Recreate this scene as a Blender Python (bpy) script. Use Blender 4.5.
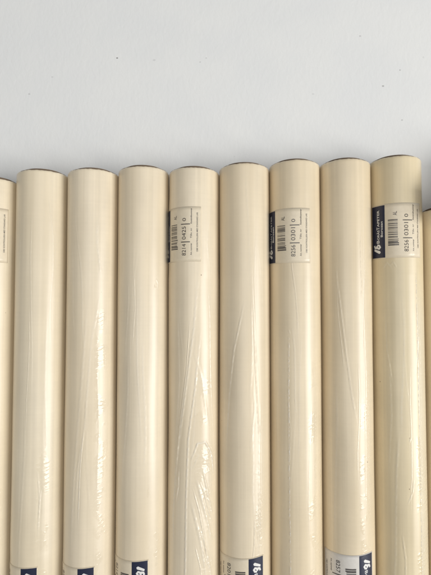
import bpy, math, random
import numpy as np
from mathutils import Vector
R = math.radians
sc = bpy.context.scene
for o in list(bpy.data.objects): bpy.data.objects.remove(o)
C = sc.collection

# ------------------------------------------------------------------ camera
RAD = 0.0275                      # roll radius (m)
F = 430.0; TILT = 2.1; HGT = RAD + 0.4697
cd = bpy.data.cameras.new('camera'); cam = bpy.data.objects.new('camera', cd); C.objects.link(cam)
cam.location = (0, 0, HGT); cam.rotation_euler = (R(TILT), 0, 0)
cd.sensor_fit = 'VERTICAL'; cd.sensor_height = 24; cd.lens = 24 * F / 575
cd.clip_start = 0.01; cd.clip_end = 50
sc.camera = cam

# ------------------------------------------------------------------ light
w = bpy.data.worlds.new('World'); sc.world = w; w.use_nodes = True
bg = w.node_tree.nodes['Background']
bg.inputs[0].default_value = (0.93, 0.965, 1.0, 1); bg.inputs[1].default_value = 0.25
def area(name, loc, target, sx, sy, power, col):
    l = bpy.data.lights.new(name, 'AREA'); l.shape = 'RECTANGLE'; l.size = sx; l.size_y = sy
    l.energy = power; l.color = col
    o = bpy.data.objects.new(name, l); C.objects.link(o); o.location = loc
    o.rotation_euler = (Vector(target) - Vector(loc)).to_track_quat('-Z', 'Y').to_euler()
    return o
area('window_light', (2.9, -0.7, 2.25), (0, 0.0, 0), 2.1, 1.6, 104, (1.0, 0.995, 0.98))
area('room_light', (0.0, 0.0, 2.3), (0, 0.05, 0), 1.8, 1.8, 16, (1.0, 0.99, 0.975))

sc.view_settings.view_transform = 'Standard'; sc.view_settings.look = 'None'
sc.view_settings.exposure = 0.0; sc.view_settings.gamma = 1

# ------------------------------------------------------------------ helpers
def px_y(py, z=2 * RAD):          # distance along the table of a row of the photograph, at height z
    return (HGT - z) * math.tan(math.atan((287.5 - py) / F) + R(TILT))
class NT:
    def __init__(s, m): s.t = m.node_tree; s.n = s.t.nodes; s.l = s.t.links
    def add(s, typ, **kw):
        nd = s.n.new(typ)
        for k, v in kw.items():
            if k.startswith('i_'):
                k = k[2:]; k = int(k) if k.isdigit() else k.replace('_', ' ')
                if hasattr(v, 'is_output'): s.l.new(v, nd.inputs[k])
                else: nd.inputs[k].default_value = v
            else: setattr(nd, k, v)
        return nd
    def math(s, op, a, b=None, c=None, clamp=False):
        nd = s.n.new('ShaderNodeMath'); nd.operation = op; nd.use_clamp = clamp
        for i, v in enumerate((a, b, c)):
            if v is None: continue
            if hasattr(v, 'is_output'): s.l.new(v, nd.inputs[i])
            else: nd.inputs[i].default_value = v
        return nd.outputs[0]
    def ramp(s, x, a, b, c=0.0, d=1.0):
        nd = s.n.new('ShaderNodeMapRange'); nd.interpolation_type = 'SMOOTHSTEP'
        s.l.new(x, nd.inputs[0])
        for i, v in zip((1, 2, 3, 4), (a, b, c, d)): nd.inputs[i].default_value = v
        return nd.outputs[0]
    def mix(s, f, a, b, blend='MIX'):
        nd = s.n.new('ShaderNodeMix'); nd.data_type = 'RGBA'; nd.blend_type = blend
        for k, v in ((0, f), (6, a), (7, b)):
            if hasattr(v, 'is_output'): s.l.new(v, nd.inputs[k])
            else: nd.inputs[k].default_value = v
        return nd.outputs[2]
    def noise(s, vec, scale, detail=3, rough=0.5, dist=0.0):
        return s.add('ShaderNodeTexNoise', i_Vector=vec, i_Scale=scale, i_Detail=detail, i_Roughness=rough, i_Distortion=dist).outputs[0]
    def mapping(s, vec, loc=(0, 0, 0), scale=(1, 1, 1), rot=(0, 0, 0)):
        return s.add('ShaderNodeMapping', i_Vector=vec, i_Location=loc, i_Rotation=rot, i_Scale=scale).outputs[0]
def material(name):
    m = bpy.data.materials.new(name); m.use_nodes = True
    return m, NT(m), m.node_tree.nodes['Principled BSDF']

# film wrinkle height: shared by the paper and the label, both lie under the shrink film
def film(nt, uv, seed, glint, g_u, g_w, v_lo, v_hi, slope=-190.0):
    su = nt.add('ShaderNodeSeparateXYZ', i_Vector=uv)
    u, v = su.outputs[0], su.outputs[1]
    off = (seed * 3.71, seed * 1.93, seed)
    n1 = nt.noise(nt.mapping(uv, off, (70, 60, 1)), 1.0, 2, 0.5)
    ph = nt.math('ADD', nt.math('MULTIPLY', v, 690.0), nt.math('ADD', nt.math('MULTIPLY', u, slope), nt.math('MULTIPLY', n1, 9.0)))
    a = nt.math('POWER', nt.math('SUBTRACT', 1.0, nt.math('ABSOLUTE', nt.math('SINE', ph))), 2.5)
    a = nt.math('MULTIPLY', a, nt.ramp(nt.noise(nt.mapping(uv, off, (190, 240, 1)), 1.0, 1, 0.5), 0.38, 0.62))
    b = nt.noise(nt.mapping(uv, off, (240, 420, 1), (0, 0, R(-28))), 1.0, 1.0, 0.4, 0.5)
    c = nt.noise(nt.mapping(uv, off, (30, 9, 1)), 1.0, 2, 0.5, 0.5)
    patch = nt.ramp(nt.noise(nt.mapping(uv, off, (55, 38, 1)), 1.0, 2, 0.6), 0.46, 0.64)
    band = nt.ramp(nt.math('ABSOLUTE', nt.math('SUBTRACT', u, g_u)), g_w * 0.35, g_w, 1, 0)
    low = nt.ramp(v, v_hi, v_lo, 0, 1)
    mask = nt.math('MULTIPLY', nt.math('MULTIPLY', patch, band), low)
    mask = nt.math('MULTIPLY_ADD', mask, glint, 0.035)
    h = nt.math('MULTIPLY', nt.math('MULTIPLY_ADD', b, 0.12, nt.math('MULTIPLY', a, 0.20)), mask)
    return nt.math('ADD', h, nt.math('MULTIPLY', c, 0.25)), mask

def paper_material(name, base, seed, glint=1.0, g_u=0.014, g_w=0.011, v_lo=0.12, v_hi=0.36, slope=-190.0, coat=0.9):
    m, nt, p = material(name)
    uv = nt.add('ShaderNodeUVMap', uv_map='UVMap').outputs[0]
    h, mask = film(nt, uv, seed, glint, g_u, g_w, v_lo, v_hi, slope)
    bmp = nt.add('ShaderNodeBump', i_Strength=1.0, i_Distance=0.0011, i_Height=h).outputs[0]
    off = (seed * 2.3, seed, 0)
    streak = nt.noise(nt.mapping(uv, off, (260, 2.5, 1)), 1.0, 3, 0.6)
    blotch = nt.noise(nt.mapping(uv, off, (30, 14, 1)), 1.0, 4, 0.6)
    cross = nt.noise(nt.mapping(uv, off, (18, 420, 1)), 1.0, 2, 0.6)
    k = nt.math('ADD', nt.math('MULTIPLY', nt.math('SUBTRACT', streak, 0.5), 0.30), nt.math('MULTIPLY', nt.math('SUBTRACT', blotch, 0.5), 0.28))
    k = nt.math('ADD', k, nt.math('MULTIPLY', nt.math('SUBTRACT', cross, 0.5), 0.06))
    k = nt.math('ADD', k, 1.0)
    col = nt.mix(1.0, (*base, 1), nt.add('ShaderNodeCombineXYZ', i_X=k, i_Y=k, i_Z=k).outputs[0], 'MULTIPLY')
    warm = nt.ramp(nt.noise(nt.mapping(uv, (seed, 5, 0), (22, 5, 1)), 1.0, 2), 0.4, 0.7, 0, 0.35)
    col = nt.mix(warm, col, (base[0] * 0.97, base[1] * 0.92, base[2] * 0.83, 1))
    # specks of dirt caught under the film
    vo = nt.add('ShaderNodeTexVoronoi', i_Vector=nt.mapping(uv, off, (46, 30, 1)), i_Scale=1.0)
    sp = nt.ramp(vo.outputs['Distance'], 0.016, 0.030, 1, 0)
    pick = nt.ramp(nt.add('ShaderNodeSeparateColor', i_Color=vo.outputs['Color']).outputs[0], 0.50, 0.54, 0, 0.75)
    col = nt.mix(nt.math('MULTIPLY', sp, pick), col, (0.16, 0.10, 0.055, 1))
    # milky, doubled film along folds
    fold = nt.add('ShaderNodeAttribute', attribute_name='fold').outputs['Fac']
    col = nt.mix(nt.math('MULTIPLY', fold, 0.55, clamp=True), col, (0.84, 0.82, 0.76, 1))
    nt.l.new(col, p.inputs['Base Color'])
    p.inputs['Roughness'].default_value = 0.42; p.inputs['Specular IOR Level'].default_value = 0.2
    p.inputs['Coat Weight'].default_value = coat; nt.l.new(nt.math('SUBTRACT', nt.ramp(mask, 0.04, 0.5, 0.32, 0.13), nt.math('MULTIPLY', fold, 0.3), clamp=True), p.inputs['Coat Roughness'])
    p.inputs['Coat IOR'].default_value = 1.5
    nt.l.new(bmp, p.inputs['Coat Normal'])
    grain = nt.noise(nt.mapping(uv, off, (900, 700, 1)), 1.0, 3, 0.6)
    dents = nt.ramp(nt.noise(nt.mapping(uv, off, (85, 60, 1)), 1.0, 3, 0.55), 0.62, 0.78)
    fine = nt.add('ShaderNodeBump', i_Strength=0.30, i_Distance=0.0011, i_Height=nt.math('ADD', h, nt.math('ADD', nt.math('MULTIPLY', grain, 0.035), nt.math('MULTIPLY', dents, 0.10)))).outputs[0]
    nt.l.new(fine, p.inputs['Normal'])
    return m

def print_material(name, col, rough=0.35, coat=0.8, seed=1.0, wear=0.0):
    m, nt, p = material(name)
    uv = nt.add('ShaderNodeUVMap', uv_map='UVMap').outputs[0]
    n = nt.noise(nt.mapping(uv, (seed, 0, 0), (300, 300, 1)), 1.0, 3)
    k = nt.math('MULTIPLY_ADD', n, 0.16, 0.92)
    c = nt.mix(1.0, (*col, 1), nt.add('ShaderNodeCombineXYZ', i_X=k, i_Y=k, i_Z=k).outputs[0], 'MULTIPLY')
    nt.l.new(c, p.inputs['Base Color'])
    h, mask = film(nt, uv, seed, 0.35, 0.0, 0.06, 0.6, 0.7)
    nt.l.new(nt.add('ShaderNodeBump', i_Strength=0.7, i_Distance=0.001, i_Height=h).outputs[0], p.inputs['Coat Normal'])
    p.inputs['Roughness'].default_value = rough; p.inputs['Coat Weight'].default_value = coat
    p.inputs['Coat Roughness'].default_value = 0.15
    return m

def table_material():
    m, nt, p = material('white_paint')
    g = nt.add('ShaderNodeNewGeometry').outputs['Position']
    rough = nt.noise(nt.mapping(g, (0, 0, 0), (1, 0.55, 1), (0, 0, R(18))), 210, 3, 0.55, 0.4)
    big = nt.noise(g, 14, 3, 0.5)
    vo = nt.add('ShaderNodeTexVoronoi', i_Vector=g, i_Scale=34)
    pick = nt.ramp(nt.add('ShaderNodeSeparateColor', i_Color=vo.outputs['Color']).outputs[1], 0.80, 0.84)
    sp = nt.math('MULTIPLY', nt.ramp(vo.outputs['Distance'], 0.025, 0.05, 1, 0), pick)
    chips = None
    for (px, py, s, k) in ((117, 58, .0011, .8), (383, 86, .0013, .5), (154, 60, .0016, .18), (52, 77, .0012, .2), (29, 94, .0013, .25),
                           (360, 36, .0012, .3), (400, 70, .0010, .4), (402, 120, .0011, .35), (200, 62, .0009, .3), (313, 94, .0014, .15), (206, 58, .001, .25)):
        Y = px_y(py, 0); depth = math.hypot(Y, HGT) * math.cos(math.atan((287.5 - py) / F)); X = (px - 215.5) / F * depth
        d = nt.add('ShaderNodeVectorMath', operation='DISTANCE', i_0=nt.mapping(g, (0, 0, 0), (0.7, 1, 0)), i_1=(X * 0.7, Y, 0)).outputs['Value']
        c = nt.ramp(d, s * 0.35, s, k, 0)
        chips = c if chips is None else nt.math('MAXIMUM', chips, c)
    col = nt.mix(nt.ramp(big, 0.3, 0.7), (0.80, 0.80, 0.785, 1), (0.83, 0.825, 0.80, 1))
    col = nt.mix(nt.math('MULTIPLY', sp, 0.18), col, (0.35, 0.33, 0.30, 1))
    col = nt.mix(chips, col, (0.10, 0.085, 0.075, 1))
    nt.l.new(col, p.inputs['Base Color']); p.inputs['Roughness'].default_value = 0.55
    h = nt.math('SUBTRACT', nt.math('MULTIPLY_ADD', big, 1.5, rough), nt.math('MULTIPLY', chips, 1.5))
    nt.l.new(nt.add('ShaderNodeBump', i_Strength=0.23, i_Distance=0.0010, i_Height=h).outputs[0], p.inputs['Normal'])
    return m

def link(name, me, mat, parent=None):
    if mat: me.materials.append(mat)
    o = bpy.data.objects.new(name, me); C.objects.link(o); o.parent = parent
    return o

# ------------------------------------------------------------------ the surface
me = bpy.data.meshes.new('tabletop')
T = 0.04
v = [(x, y, z) for z in (-T, 0) for (x, y) in ((-1.6, -1.0), (1.6, -1.0), (1.6, 1.1), (-1.6, 1.1))]
me.from_pydata(v, [], [(0, 3, 2, 1), (4, 5, 6, 7), (0, 1, 5, 4), (1, 2, 6, 5), (2, 3, 7, 6), (3, 0, 4, 7)])
tab = link('tabletop', me, table_material()); tab['kind'] = 'structure'

# ------------------------------------------------------------------ roll pieces
LEN = 0.53
def body_mesh(r, rng, creases, wob, hi=True, flat=None, sheet=None):
    """tube open at both ends, u = arc from the top line (m), v = distance from the far end (m)"""
    nt_, nb, nr = (360, 22, 560) if hi else (80, 16, 80)
    th = np.concatenate([np.linspace(-118, 118, nt_, endpoint=False), np.linspace(118, 242, nb, endpoint=False)]) * math.pi / 180
    edge = np.array([0, .0004, .0009, .0016])
    s = np.concatenate([edge, np.linspace(.003, LEN - .003, nr), LEN - edge[::-1]])
    n, k = len(th), len(s)
    TH, S = np.meshgrid(th, s)
    U = TH * r
    D = np.zeros_like(TH)
    for q in range(10):                                   # soft unevenness of the rolled paper
        kt = rng.choice([1, 2, 2, 3, 4, 5]); ks = rng.uniform(4, 42)
        D += wob * rng.uniform(.3, 1) * np.sin(kt * TH + rng.uniform(0, 6.28) + 1.5 * np.sin(ks * S * .4)) * np.sin(ks * S + rng.uniform(0, 6.28)) / (1 + ks / 25)
    if flat:                                              # smooth where the label lies
        q = np.clip((np.maximum(flat[0] - S, S - flat[1])) / .012, 0, 1)
        D *= q * q
    fold = np.zeros_like(TH)
    for (pts, wd, ht, milk) in creases:                    # ridges where the film is gathered
        P = []
        for (a, b) in pts: P.append((math.asin(max(-.99, min(.99, a))) * r, b))
        d = np.full_like(TH, 9.0); along = np.zeros_like(TH)
        L = len(P) - 1
        for i in range(L):
            (x0, y0), (x1, y1) = P[i], P[i + 1]
            dx, dy = x1 - x0, y1 - y0; l2 = dx * dx + dy * dy
            t = np.clip(((U - x0) * dx + (S - y0) * dy) / l2, 0, 1)
            dd = np.hypot(U - x0 - t * dx, S - y0 - t * dy)
            m = dd < d; d = np.where(m, dd, d); along = np.where(m, (i + t) / L, along)
        env = np.clip(along * 6, 0, 1) * np.clip((1 - along) * 6, 0, 1) * (.65 + .35 * np.sin(S * 900 + U * 500) * np.sin(S * 310))
        g = np.exp(-(d / wd) ** 2)
        D += 1.3 * ht * g * env - .4 * ht * np.exp(-((d - 2 * wd) / wd) ** 2) * env
        fold = np.maximum(fold, milk * g * env)
    if sheet:                                             # doubled film beyond the weld line
        xs = [q[1] for q in sheet]; us = [math.asin(q[0]) * r for q in sheet]
        edge_u = np.interp(S, xs, us); m = np.clip((U - edge_u) / .0012, 0, 1) * np.clip((.030 - U) / .002, 0, 1) * np.clip((S - xs[0]) / .05, 0, 1)
        D += .00012 * m + .00005 * m * np.sin(S * 1500 + 300 * U + 4 * np.sin(S * 130)) * np.sin(U * 700 + S * 60)
        fold = np.maximum(fold, .40 * m)
    RR = r + D
    RR[0] -= .0010; RR[1] -= .0005; RR[2] -= .0002; RR[-1] -= .0010; RR[-2] -= .0005; RR[-3] -= .0002
    frill = sum(rng.uniform(.2, 1) * np.sin(q * th + rng.uniform(0, 6.28)) for q in (2, 3, 5, 9, 14, 23, 37)) * .00010
    SY = S + frill[None, :] * np.clip(1 - S / .004, 0, 1)
    co = np.stack([RR * np.sin(TH), -SY, r + RR * np.cos(TH)], -1).reshape(-1, 3)
    i = np.arange(k - 1)[:, None]; j = np.arange(n)[None, :]; j2 = (j + 1) % n
    F4 = np.stack([i * n + j, (i + 1) * n + j, (i + 1) * n + j2, i * n + j2], -1).reshape(-1, 4)
    me = bpy.data.meshes.new('paper_body')
    me.vertices.add(len(co)); me.vertices.foreach_set('co', co.ravel())
    me.loops.add(F4.size); me.loops.foreach_set('vertex_index', F4.ravel().astype(np.int32))
    me.polygons.add(len(F4)); me.polygons.foreach_set('loop_start', (np.arange(len(F4)) * 4).astype(np.int32))
    try: me.polygons.foreach_set('loop_total', np.full(len(F4), 4, np.int32))
    except Exception: pass
    me.update(calc_edges=True)
    uvl = me.uv_layers.new(name='UVMap')
    uu = (U.ravel()[F4]).copy(); vv = (LEN - S).ravel()[F4]
    last = (F4 % n)
    wrap = (last == 0) & (last.max(axis=1, keepdims=True) == n - 1)
    uu[wrap] += 2 * math.pi * r
    uvl.data.foreach_set('uv', np.stack([uu, vv], -1).ravel().astype(np.float32))
    at = me.attributes.new('fold', 'FLOAT', 'POINT'); at.data.foreach_set('value', fold.ravel().astype(np.float32))
    me.polygons.foreach_set('use_smooth', np.ones(len(F4), bool))
    me.validate()
    return me

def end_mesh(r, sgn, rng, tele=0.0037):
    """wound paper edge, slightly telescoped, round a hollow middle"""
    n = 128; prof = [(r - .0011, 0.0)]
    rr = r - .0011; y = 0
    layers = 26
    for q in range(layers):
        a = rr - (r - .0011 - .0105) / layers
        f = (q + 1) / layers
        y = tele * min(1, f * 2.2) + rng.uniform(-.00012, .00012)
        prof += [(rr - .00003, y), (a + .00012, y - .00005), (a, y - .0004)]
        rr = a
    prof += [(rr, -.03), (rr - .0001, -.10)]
    v = []; f = []
    for (a, b) in prof:
        for j in range(n):
            t = 2 * math.pi * j / n; v.append((a * math.sin(t), sgn * b, r + a * math.cos(t)))
    for i in range(len(prof) - 1):
        for j in range(n):
            q = (i * n + j, i * n + (j + 1) % n, (i + 1) * n + (j + 1) % n, (i + 1) * n + j)
            f.append(q if sgn < 0 else q[::-1])
    me = bpy.data.meshes.new('paper_end'); me.from_pydata(v, [], f); me.update()
    return me

class Wrap:
    """flat pieces bent round the roll; U across, V along (mm in the label's own frame)"""
    def __init__(s, r, lift, tl, vt, flip): s.v = []; s.f = []; s.uv = []; s.r = r + lift; s.r0 = r; s.tl = tl; s.vt = vt; s.flip = flip; s.k = 0.075 if flip else 0.0
    def pt(s, U, V, dz=0.0):
        # label frame: U 0..61 from band side, V 0..56 from lower edge; some labels sit a little askew
        V = V + s.k * max(0, U - 6)
        if not s.flip: th = s.tl + U / 1000 / s.r0; y = s.vt - .056 + V / 1000
        else: th = s.tl - U / 1000 / s.r0; y = s.vt - V / 1000
        rr = s.r + dz
        s.v.append((rr * math.sin(th), y, s.r0 + rr * math.cos(th))); s.uv.append((th * s.r0, y + .4)); return len(s.v) - 1
    def quad(s, U0, V0, U1, V1, nu=None, nv=1, skew=0.0, corner=None):
        nu = nu or max(1, int(abs(U1 - U0) / .9)); ids = []
        for j in range(nv + 1):
            for i in range(nu + 1):
                a = U0 + (U1 - U0) * i / nu; b = V0 + (V1 - V0) * j / nv + skew * i / nu
                ids.append(s.pt(a, b, corner(a, b) if corner else 0))
        for j in range(nv):
            for i in range(nu):
                q = j * (nu + 1) + i; s.f.append((ids[q], ids[q + 1], ids[q + nu + 2], ids[q + nu + 1]))
    def text(s, txt, U, V, size, width=None, bold=0.0, small=False, shear=0.0):
        """reads along +V, letters' tops towards -U"""
        cu = bpy.data.curves.new('t', 'FONT'); cu.size = size; cu.offset = bold; cu.shear = shear; cu.resolution_u = 3
        cu.body = txt
        if small:
            cu.small_caps_scale = 0.78
            for i in range(len(txt)): cu.body_format[i].use_small_caps = True
        o = bpy.data.objects.new('t', cu); C.objects.link(o)
        bpy.context.view_layer.update()
        me = bpy.data.meshes.new_from_object(o)
        xs = [q.co.x for q in me.vertices]; k = 1.0
        if width and xs: k = width / (max(xs) - min(xs))
        x0 = min(xs)
        s.flat([(U - q.co.y, V + (q.co.x - x0) * k) for q in me.vertices], [tuple(p.vertices) for p in me.polygons])
        bpy.data.objects.remove(o); bpy.data.meshes.remove(me); bpy.data.curves.remove(cu)
    def flat(s, vs, fs):
        """cut a flat shape into narrow strips so that it can bend round the roll"""
        import bmesh
        bm = bmesh.new(); bv = [bm.verts.new((a, b, 0)) for a, b in vs]
        for f in fs:
            try: bm.faces.new([bv[i] for i in f])
            except ValueError: pass
        lo = min(a for a, b in vs); hi = max(a for a, b in vs); u = lo + .7
        while u < hi:
            bmesh.ops.bisect_plane(bm, geom=bm.verts[:] + bm.edges[:] + bm.faces[:], plane_co=(u, 0, 0), plane_no=(1, 0, 0), dist=1e-5); u += .7
        bm.verts.index_update(); base = [s.pt(q.co.x, q.co.y) for q in bm.verts]
        for f in bm.faces: s.f.append(tuple(base[q.index] for q in f.verts))
        bm.free()
    def poly(s, pts): s.flat(pts, [tuple(range(len(pts)))])
    def build(s, name, mat, parent):
        me = bpy.data.meshes.new(name); me.from_pydata(s.v, [], s.f); me.update()
        uvl = me.uv_layers.new(name='UVMap')
        for lp in me.loops: uvl.data[lp.index].uv = s.uv[lp.vertex_index]
        # every face looks outwards
        import bmesh
        bm = bmesh.new(); bm.from_mesh(me)
        for f in bm.faces:
            c = f.calc_center_median(); c = Vector((c.x, 0, c.z - s.r0))
            f.normal_update()
            if f.normal.dot(c) < 0: f.normal_flip()
        bm.to_mesh(me); bm.free()
        for p in me.polygons: p.use_smooth = True
        return link(name, me, mat, parent)

M_label = print_material('cream_label_paper', (0.765, 0.66, 0.49), 0.5, 0.4)
M_label_white = print_material('white_label_paper', (0.72, 0.68, 0.62), 0.5, 0.5)
M_navy = print_material('navy_print', (0.006, 0.010, 0.036), 0.45, 0.3, 2.0)
M_white = print_material('white_print', (0.78, 0.76, 0.72), 0.4, 0.6, 3.0)
M_ink = print_material('black_print', (0.055, 0.045, 0.04), 0.4, 0.6, 4.0)
M_end = material('shaded_paper_edge')
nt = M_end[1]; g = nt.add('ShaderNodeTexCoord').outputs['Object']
nt.l.new(nt.mix(nt.noise(g, 400, 3), (0.13, 0.09, 0.06, 1), (0.24, 0.175, 0.115, 1)), M_end[2].inputs['Base Color'])  # edge colour darkened to paint in the shadow line along the rims
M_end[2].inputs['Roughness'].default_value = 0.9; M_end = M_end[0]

def label_part(root, r, left_deg, top_v, flip, num1, num2, num3, seed, lbl):
    tl = R(left_deg); a = (r, 0, 0)
    rng = random.Random(seed)
    W = lambda lift: Wrap(r, lift, tl, top_v, flip)
    sk = rng.uniform(-.4, .4)
    p = W(.00022); p.quad(-.9, -.9, 55, 56.4, 60, 14, sk, lambda a, b: .00002 * math.sin(a * .5 + seed) * math.sin(b * .35))
    lab = p.build('label', M_label_white if num1 == '8257' else M_label, root)
    if lbl: lab['label'] = lbl
    sld = lab.modifiers.new('thickness', 'SOLIDIFY'); sld.thickness = .00012; sld.offset = -1
    b = W(.00030); b.quad(0, 0, 16, 55.4, 18, 14, sk * .25); b.build('brand_band', M_navy, lab)
    t = W(.00037)
    # slanting stroke and two lobes of the emblem
    t.poly([(3.4, 9.9), (3.0, 7.9), (9.6, 4.4), (11.2, 5.4), (10.6, 7.2)])
    P = [(3.6, 13.0), (4.2, 11.3), (5.8, 10.8), (6.8, 12.4), (7.6, 10.6), (9.4, 9.9), (10.6, 11.3), (9.6, 13.2), (7.8, 13.7)]
    for (a, b), (c, e) in zip(P, P[1:]):
        L = math.hypot(c - a, e - b); x, y = (c - a) / L * .95, (e - b) / L * .95
        t.poly([(a - y - x * .6, b + x - y * .6), (a + y - x * .6, b - x - y * .6), (c + y + x * .6, e - x + y * .6), (c - y + x * .6, e + x + y * .6)])
    t.text('B', 9.9, 15.6, 4.8, 3.2, .04)
    t.text('ORÅS', 9.9, 19.3, 3.7, 10.2, .04)
    t.text('T', 9.9, 29.9, 4.8, 3.0, .04)
    t.text('APETER', 9.9, 33.2, 3.7, 17.6, .04)
    t.text('Borosan', 13.7, 22.0, 3.3, 16.5, .05)
    t.build('brand_lettering', M_white, lab)
    bar = W(.00034)
    y = 12.2; big = [1.1, .35, 1.0]
    for k, wd in enumerate(big): bar.quad(19.2, y, 29.6, y + wd); y += wd + .38
    y = 15.6
    while y < 39.0:
        wd = rng.choice([.28, .28, .45, .6, .8]); gap = rng.choice([.3, .45, .45, .9, 1.2])
        bar.quad(19.2, y, 28.6 if rng.random() < .85 else 29.4, y + wd, skew=0); y += wd + gap
    bar.text('AL', 28.0, 43.6, 5.6, 4.2, .03)
    bar.build('barcode', M_ink, lab)
    x = W(.00034)
    x.text(num1, 39.0, 5.6, 6.1, 12.0, .0)
    x.text(num2, 39.0, 22.3, 6.1, 13.6, .0)
    x.text(num3, 39.0, 41.4, 5.4, 3.4, .0)
    x.quad(33.6, 19.3, 43.4, 20.2); x.quad(33.6, 37.9, 43.4, 38.8)
    x.text('Art. nummer', 45.4, 6.0, 2.4, 12.5, .03)
    x.text('Tillv. nr', 45.4, 23.6, 2.4, 10.5, .03)
    x.text('Kontrollnummer', 45.4, 38.8, 2.1, 16.2, .05)
    x.text('OBS! KONTROLLERA MED STANDARD LAR', 51.6, 9.5, 2.2, 41.0, .03)
    x.build('printed_text', M_ink, lab)
    return lab

def seam_part(root, r, pts, width, mat):
    """welded edge of the film: a thin raised strip with a ragged lip"""
    rng = random.Random(5); v = []; f = []; uv = []
    N = 260
    for i in range(N + 1):
        t = i / N * (len(pts) - 1); k = min(int(t), len(pts) - 2); q = t - k
        th = math.asin(pts[k][0] + (pts[k + 1][0] - pts[k][0]) * q); s = pts[k][1] + (pts[k + 1][1] - pts[k][1]) * q
        jit = rng.uniform(-.00008, .00008) + .00018 * math.sin(i * .21) * math.sin(i * .043)
        wv = width * rng.uniform(.7, 1.15)
        for (du, dz) in ((-wv / 2, .00002), (-wv / 4, .00030), (0, .00036 + rng.uniform(-.00004, .00004)), (wv / 4, .00030), (wv / 2, .00002)):
            a = th + (du + jit) / r; rr = r + dz + .0001
            v.append((rr * math.sin(a), -s, r + rr * math.cos(a))); uv.append((a * r, LEN - s))
    for i in range(N):
        for j in range(4):
            q = i * 5 + j; f.append((q, q + 5, q + 6, q + 1))
    me = bpy.data.meshes.new('film_seam'); me.from_pydata(v, [], f)
    ul = me.uv_layers.new(name='UVMap')
    for lp in me.loops: ul.data[lp.index].uv = uv[lp.vertex_index]
    for p in me.polygons: p.use_smooth = True
    return link('film_seam', me, mat, root)

m, nt, p = material('clear_film')
g = nt.add('ShaderNodeTexCoord').outputs['Object']
p.inputs['Base Color'].default_value = (0.86, 0.84, 0.79, 1); p.inputs['Roughness'].default_value = 0.16
nt.l.new(nt.ramp(nt.noise(g, 260, 3), .35, .7, .05, .55), p.inputs['Alpha'])
nt.l.new(nt.add('ShaderNodeBump', i_Strength=.6, i_Distance=.0008, i_Height=nt.noise(g, 900, 3)).outputs[0], p.inputs['Normal'])
M_film = m

# ------------------------------------------------------------------ the rolls
PITCH = 0.0552; X4 = -0.0512       # contact line left of the fourth full roll
# per roll: column, row of its front rim in the photograph, tint, film, creases in (fraction of radius, distance from the end)
def d(py, rim):                    # distance from the end, along the front line
    return px_y(rim) - px_y(py)
base = (0.77, 0.655, 0.468)
GROUP = 'wallpaper rolls lying side by side'
def roll(k, rim, tint, label, creases=(), glint=1.0, g_u=.014, g_w=.011, v_lo=.12, v_hi=.36, r=RAD, lab=None, seam=None, wob=.00018, hi=True, dx=0.0, end_only=False):
    seed = 11 + k * 7
    rng = np.random.RandomState(seed); prng = random.Random(seed)
    ytop = px_y(rim); cx = X4 + (k - 5) * PITCH + RAD + dx
    root = bpy.data.objects.new('wallpaper_roll', None); C.objects.link(root)
    root.empty_display_size = .05
    root.location = (cx, ytop, 0); root['label'] = label; root['category'] = 'wallpaper roll'; root['group'] = GROUP
    auto = []
    for q in range(7 if hi else 0):                        # tension lines in the tight film
        a0 = prng.uniform(-.75, .75); p0 = prng.uniform(185, 430); ln = prng.uniform(60, 190); sl = prng.uniform(-.28, .28)
        auto.append(([(max(-.9, min(.9, a0 + sl * t + .04 * math.sin(6 * t + q))), p0 + ln * t) for t in (0, .25, .5, .75, 1)],
                     prng.uniform(.0005, .0011), prng.uniform(.00004, .00013), prng.uniform(.08, .3)))
    creases = list(creases) + auto
    cr = [([(a, d(b, rim)) for (a, b) in pts], wd, ht, mk) for (pts, wd, ht, mk) in creases]
    col = tuple(base[i] * tint[i] for i in range(3))
    mat = paper_material('cream_wallpaper', col, seed * .37, glint, g_u, g_w, v_lo, v_hi)
    link('paper_body', body_mesh(r, rng, cr, wob, hi, (d(lab[1], rim) - .002, d(lab[1], rim) + .062) if lab else None,
                               [(a, d(b, rim)) for (a, b) in seam[0]] if k == 9 else None), mat, root)
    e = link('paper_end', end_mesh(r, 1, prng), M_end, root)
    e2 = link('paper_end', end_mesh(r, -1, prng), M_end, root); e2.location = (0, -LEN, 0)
    if lab:
        left, py, flip, n1, n2, n3, lt = lab
        label_part(root, r, left, -d(py, rim), flip, n1, n2, n3, seed, lt)
    if seam:
        seam_part(root, r, [(a, d(b, rim)) for (a, b) in seam[0]], seam[1], M_film)
    return root

# crease points: a = sine of the angle round the roll (0 = top line)
roll(1, 177, (1.04, 1.06, 1.10), 'leftmost wallpaper roll, cut off by the left edge, with small print near its end',
     glint=.8, g_u=.020, lab=(-56, 207, False, '8256', '0301', '0', None))
roll(2, 169.5, (1.0, 1.02, 1.06), 'cream wallpaper roll lying directly right of the cut-off leftmost roll',
     creases=[([(.30, 470), (.38, 500), (.34, 540)], .0007, .00018, .2), ([(.42, 490), (.36, 520)], .0006, .0002, .2)],
     glint=1.5, g_u=.0135, g_w=.008, v_lo=.22, v_hi=.27, lab=(19, 568.5, True, '8201', '0418', '2', 'pale label with the top of its navy band just in view'))
roll(3, 168.5, (1.03, 1.04, 1.08), 'cream wallpaper roll with a long slanting film streak, third from the left edge',
     creases=[([(.52, 292), (.25, 340), (.02, 430), (-.22, 470), (-.32, 520)], .0010, .00012, .25),
              ([(.0, 430), (-.13, 470), (-.18, 526)], .0005, .00022, .75),
              ([(.10, 300), (-.1, 380), (-.35, 470), (-.5, 560)], .0012, .0001, .2)],
     glint=1.5, g_u=.018, g_w=.010, v_lo=.32, v_hi=.42, lab=(23.5, 568.5, True, '8201', '0418', '2', None))
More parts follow.
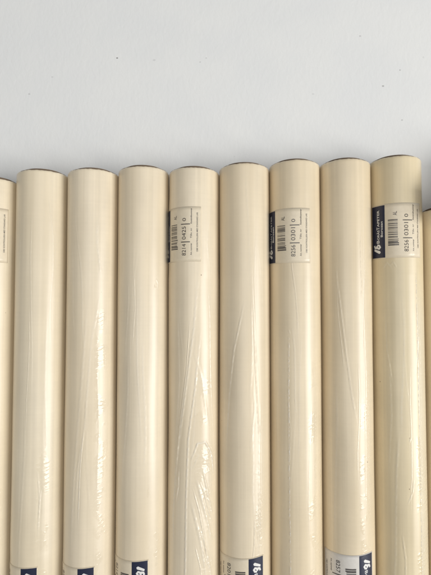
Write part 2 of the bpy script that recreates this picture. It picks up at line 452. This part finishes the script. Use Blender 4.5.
roll(4, 166, (1.01, 1.02, 1.06), 'smooth cream wallpaper roll with tiny round embossed mark, left of the 8214 roll',
     creases=[([(.55, 283), (.62, 279), (.69, 283), (.66, 288), (.58, 288), (.55, 283)], .0005, .00022, .15)],
     glint=1.7, g_u=.017, g_w=.010, v_lo=.14, v_hi=.24, lab=(22, 561.5, True, '8214', '0425', '1', None))
roll(5, 167, (1.03, 1.04, 1.08), 'cream wallpaper roll in loose creased film, its upper label reading 8214 0425',
     creases=[([(.25, 262), (.05, 330), (-.35, 410), (-.62, 470), (-.74, 520), (-.7, 560)], .0011, .00022, .45),
              ([(.30, 330), (.1, 390), (-.15, 440), (-.22, 500), (-.25, 575), (-.25, 600)], .0009, .00028, .75),
              ([(-.05, 462), (.2, 444), (.48, 443), (.70, 456), (.80, 480)], .0008, .0005, 1.0),
              ([(.0, 470), (.25, 456), (.5, 460), (.66, 476)], .0006, .0002, .4),
              ([(.15, 478), (.40, 505), (.62, 530), (.72, 545)], .0012, .0004, .4),
              ([(-.05, 500), (.3, 540), (.55, 585)], .0012, .0003, .35),
              ([(.40, 470), (.60, 500), (.76, 520)], .0009, .0004, .4),
              ([(.3, 530), (.55, 556), (.75, 590)], .0010, .0004, .4),
              ([(-.6, 300), (-.5, 380), (-.66, 450)], .0009, .00012, .2),
              ([(-.62, 505), (-.52, 488), (-.5, 470)], .0006, .0003, .6),
              ([(.05, 350), (.35, 380), (.6, 430)], .0012, .00015, .2),
              ([(.02, 488), (.26, 512), (.48, 548), (.62, 580)], .0005, .0004, .45),
              ([(.42, 492), (.58, 512), (.70, 524)], .0005, .0004, .5),
              ([(.28, 482), (.52, 500), (.74, 508)], .0005, .0003, .5),
              ([(.36, 548), (.55, 566), (.70, 572)], .0005, .0004, .5),
              ([(.10, 545), (.30, 568), (.42, 600)], .0005, .0003, .4),
              ([(-.62, 480), (-.45, 420), (-.22, 370), (-.1, 320)], .0005, .00025, .35)],
     glint=1.2, g_u=.014, g_w=.016, v_lo=.22, v_hi=.38, wob=.0003, lab=(-96, 207, False, '8214', '0425', '0', None))
roll(6, 163, (1.01, 1.01, 1.03), 'cream wallpaper roll with tall soft film folds, directly right of the 8214 roll',
     creases=[([(-.05, 300), (-.45, 350), (-.66, 400), (-.75, 462)], .0008, .00018, .4),
              ([(.25, 290), (.35, 370), (.48, 440), (.45, 520), (.40, 560)], .0006, .00022, .3),
              ([(.0, 170), (.12, 230), (.2, 300)], .0012, .00008, .12),
              ([(.55, 400), (.5, 470), (.52, 530), (.42, 566)], .0006, .0003, .35),
              ([(.30, 520), (.28, 545), (.22, 560)], .0006, .0003, .35),
              ([(-.4, 330), (-.72, 430)], .0010, .0001, .15)],
     glint=.9, g_u=.014, g_w=.007, v_lo=.15, v_hi=.28, wob=.00018, lab=(37, 558.5, True, '8201', '0418', '4', None))
roll(7, 159.5, (1.02, 1.01, 1.0), 'cream wallpaper roll whose 8256 label has its navy band turned half out of sight',
     creases=[([(-.42, 330), (-.36, 334)], .0006, .0001, .2)],
     glint=1.0, g_u=.019, g_w=.014, v_lo=.20, v_hi=.38, lab=(-90, 208, False, '8256', '0301', '0', None),
     seam=([(-.40, 338), (-.42, 400), (-.42, 470), (-.40, 540), (-.39, 620)], .0011))
roll(8, 158.5, (1.01, 1.0, .99), 'cream wallpaper roll with diagonal film line and a blue banded 8257 label low down',
     creases=[([(-.62, 262), (-.45, 310), (-.30, 350), (-.1, 395), (.08, 425)], .0009, .00016, .25),
              ([(.42, 300), (.5, 380), (.46, 440)], .0007, .0001, .15)],
     glint=1.3, g_u=.011, g_w=.008, v_lo=.16, v_hi=.36, lab=(39, 555.5, True, '8257', '0301', '2', 'bright label with blue band at the near end'))
roll(9, 155.5, (.98, .97, .90), 'yellowish wallpaper roll showing its full navy brand band, last whole roll on the right',
     creases=[([(-.75, 268), (-.65, 262), (-.5, 268)], .0006, .0002, .3), ([(-.6, 266), (-.45, 262), (-.35, 267)], .0005, .00015, .3),
              ([(-.1, 505), (.1, 492), (.14, 480)], .0006, .0002, .5), ([(-.3, 535), (-.2, 560), (-.22, 620)], .0008, .0002, .3),
              ([(.0, 442), (.08, 437)], .0006, .0003, .6)],
     glint=1.8, g_u=.017, g_w=.012, v_lo=.18, v_hi=.30, lab=(-76.5, 203, False, '8256', '0301', '0', None),
     seam=([(.38, 272), (.40, 360), (.42, 450), (.42, 540), (.43, 620)], .0010))
roll(10, 207, (1.15, 1.15, 1.12), 'cream wallpaper roll cut off by the right edge, its end below a dark gap',  # paper tint raised to paint in light its shaded side lacks
     glint=.6, hi=False, dx=.001)

roll(11, 150, (1.0, 1.0, 1.0), 'added unseen wallpaper roll past the right edge, shading the corner and holding the added box', glint=.6, hi=False, dx=.0015)  # unseen extra roll, added to block light from the corner and carry the box
# ------------------------------------------------------------------ carton added unseen on the last rolls past the right edge to shade that corner
def shade_box():
    root = bpy.data.objects.new('added_shade_box', None); C.objects.link(root); root.empty_display_size = .05
    x0, x1, y0, y1, h = .231, .40, px_y(207) - .016, px_y(207) + .020, .022
    root.location = ((x0 + x1) / 2, (y0 + y1) / 2, .0553)
    root['label'] = 'added brown box on the rolls past the right edge, unseen, there to shade the corner'; root['category'] = 'box'
    m, nt, p = material('cardboard'); g = nt.add('ShaderNodeTexCoord').outputs['Object']
    n = nt.noise(nt.mapping(g, (0, 0, 0), (1, 1, 14)), 40, 3)
    nt.l.new(nt.mix(n, (.20, .13, .075, 1), (.30, .205, .12, 1)), p.inputs['Base Color']); p.inputs['Roughness'].default_value = .85
    import bmesh
    def bx(name, a, b, par, bev=.002):
        bm = bmesh.new(); bmesh.ops.create_cube(bm, size=1)
        for v in bm.verts: v.co = Vector([(a[i] + b[i]) / 2 + v.co[i] * (b[i] - a[i]) for i in range(3)])
        bmesh.ops.bevel(bm, geom=bm.edges[:], offset=bev, segments=2, affect='EDGES')
        me = bpy.data.meshes.new(name); bm.to_mesh(me); bm.free(); return link(name, me, m, par)
    w, d_ = (x1 - x0) / 2, (y1 - y0) / 2
    bx('shade_box_body', (-w, -d_, 0), (w, d_, h), root)
    bx('shade_box_flap', (-w + .002, -d_ + .001, h + .0003), (-.0008, d_ - .001, h + .0035), root, .001)
    bx('shade_box_flap', (.0008, -d_ + .001, h + .0003), (w - .002, d_ - .001, h + .0035), root, .001)
shade_box()
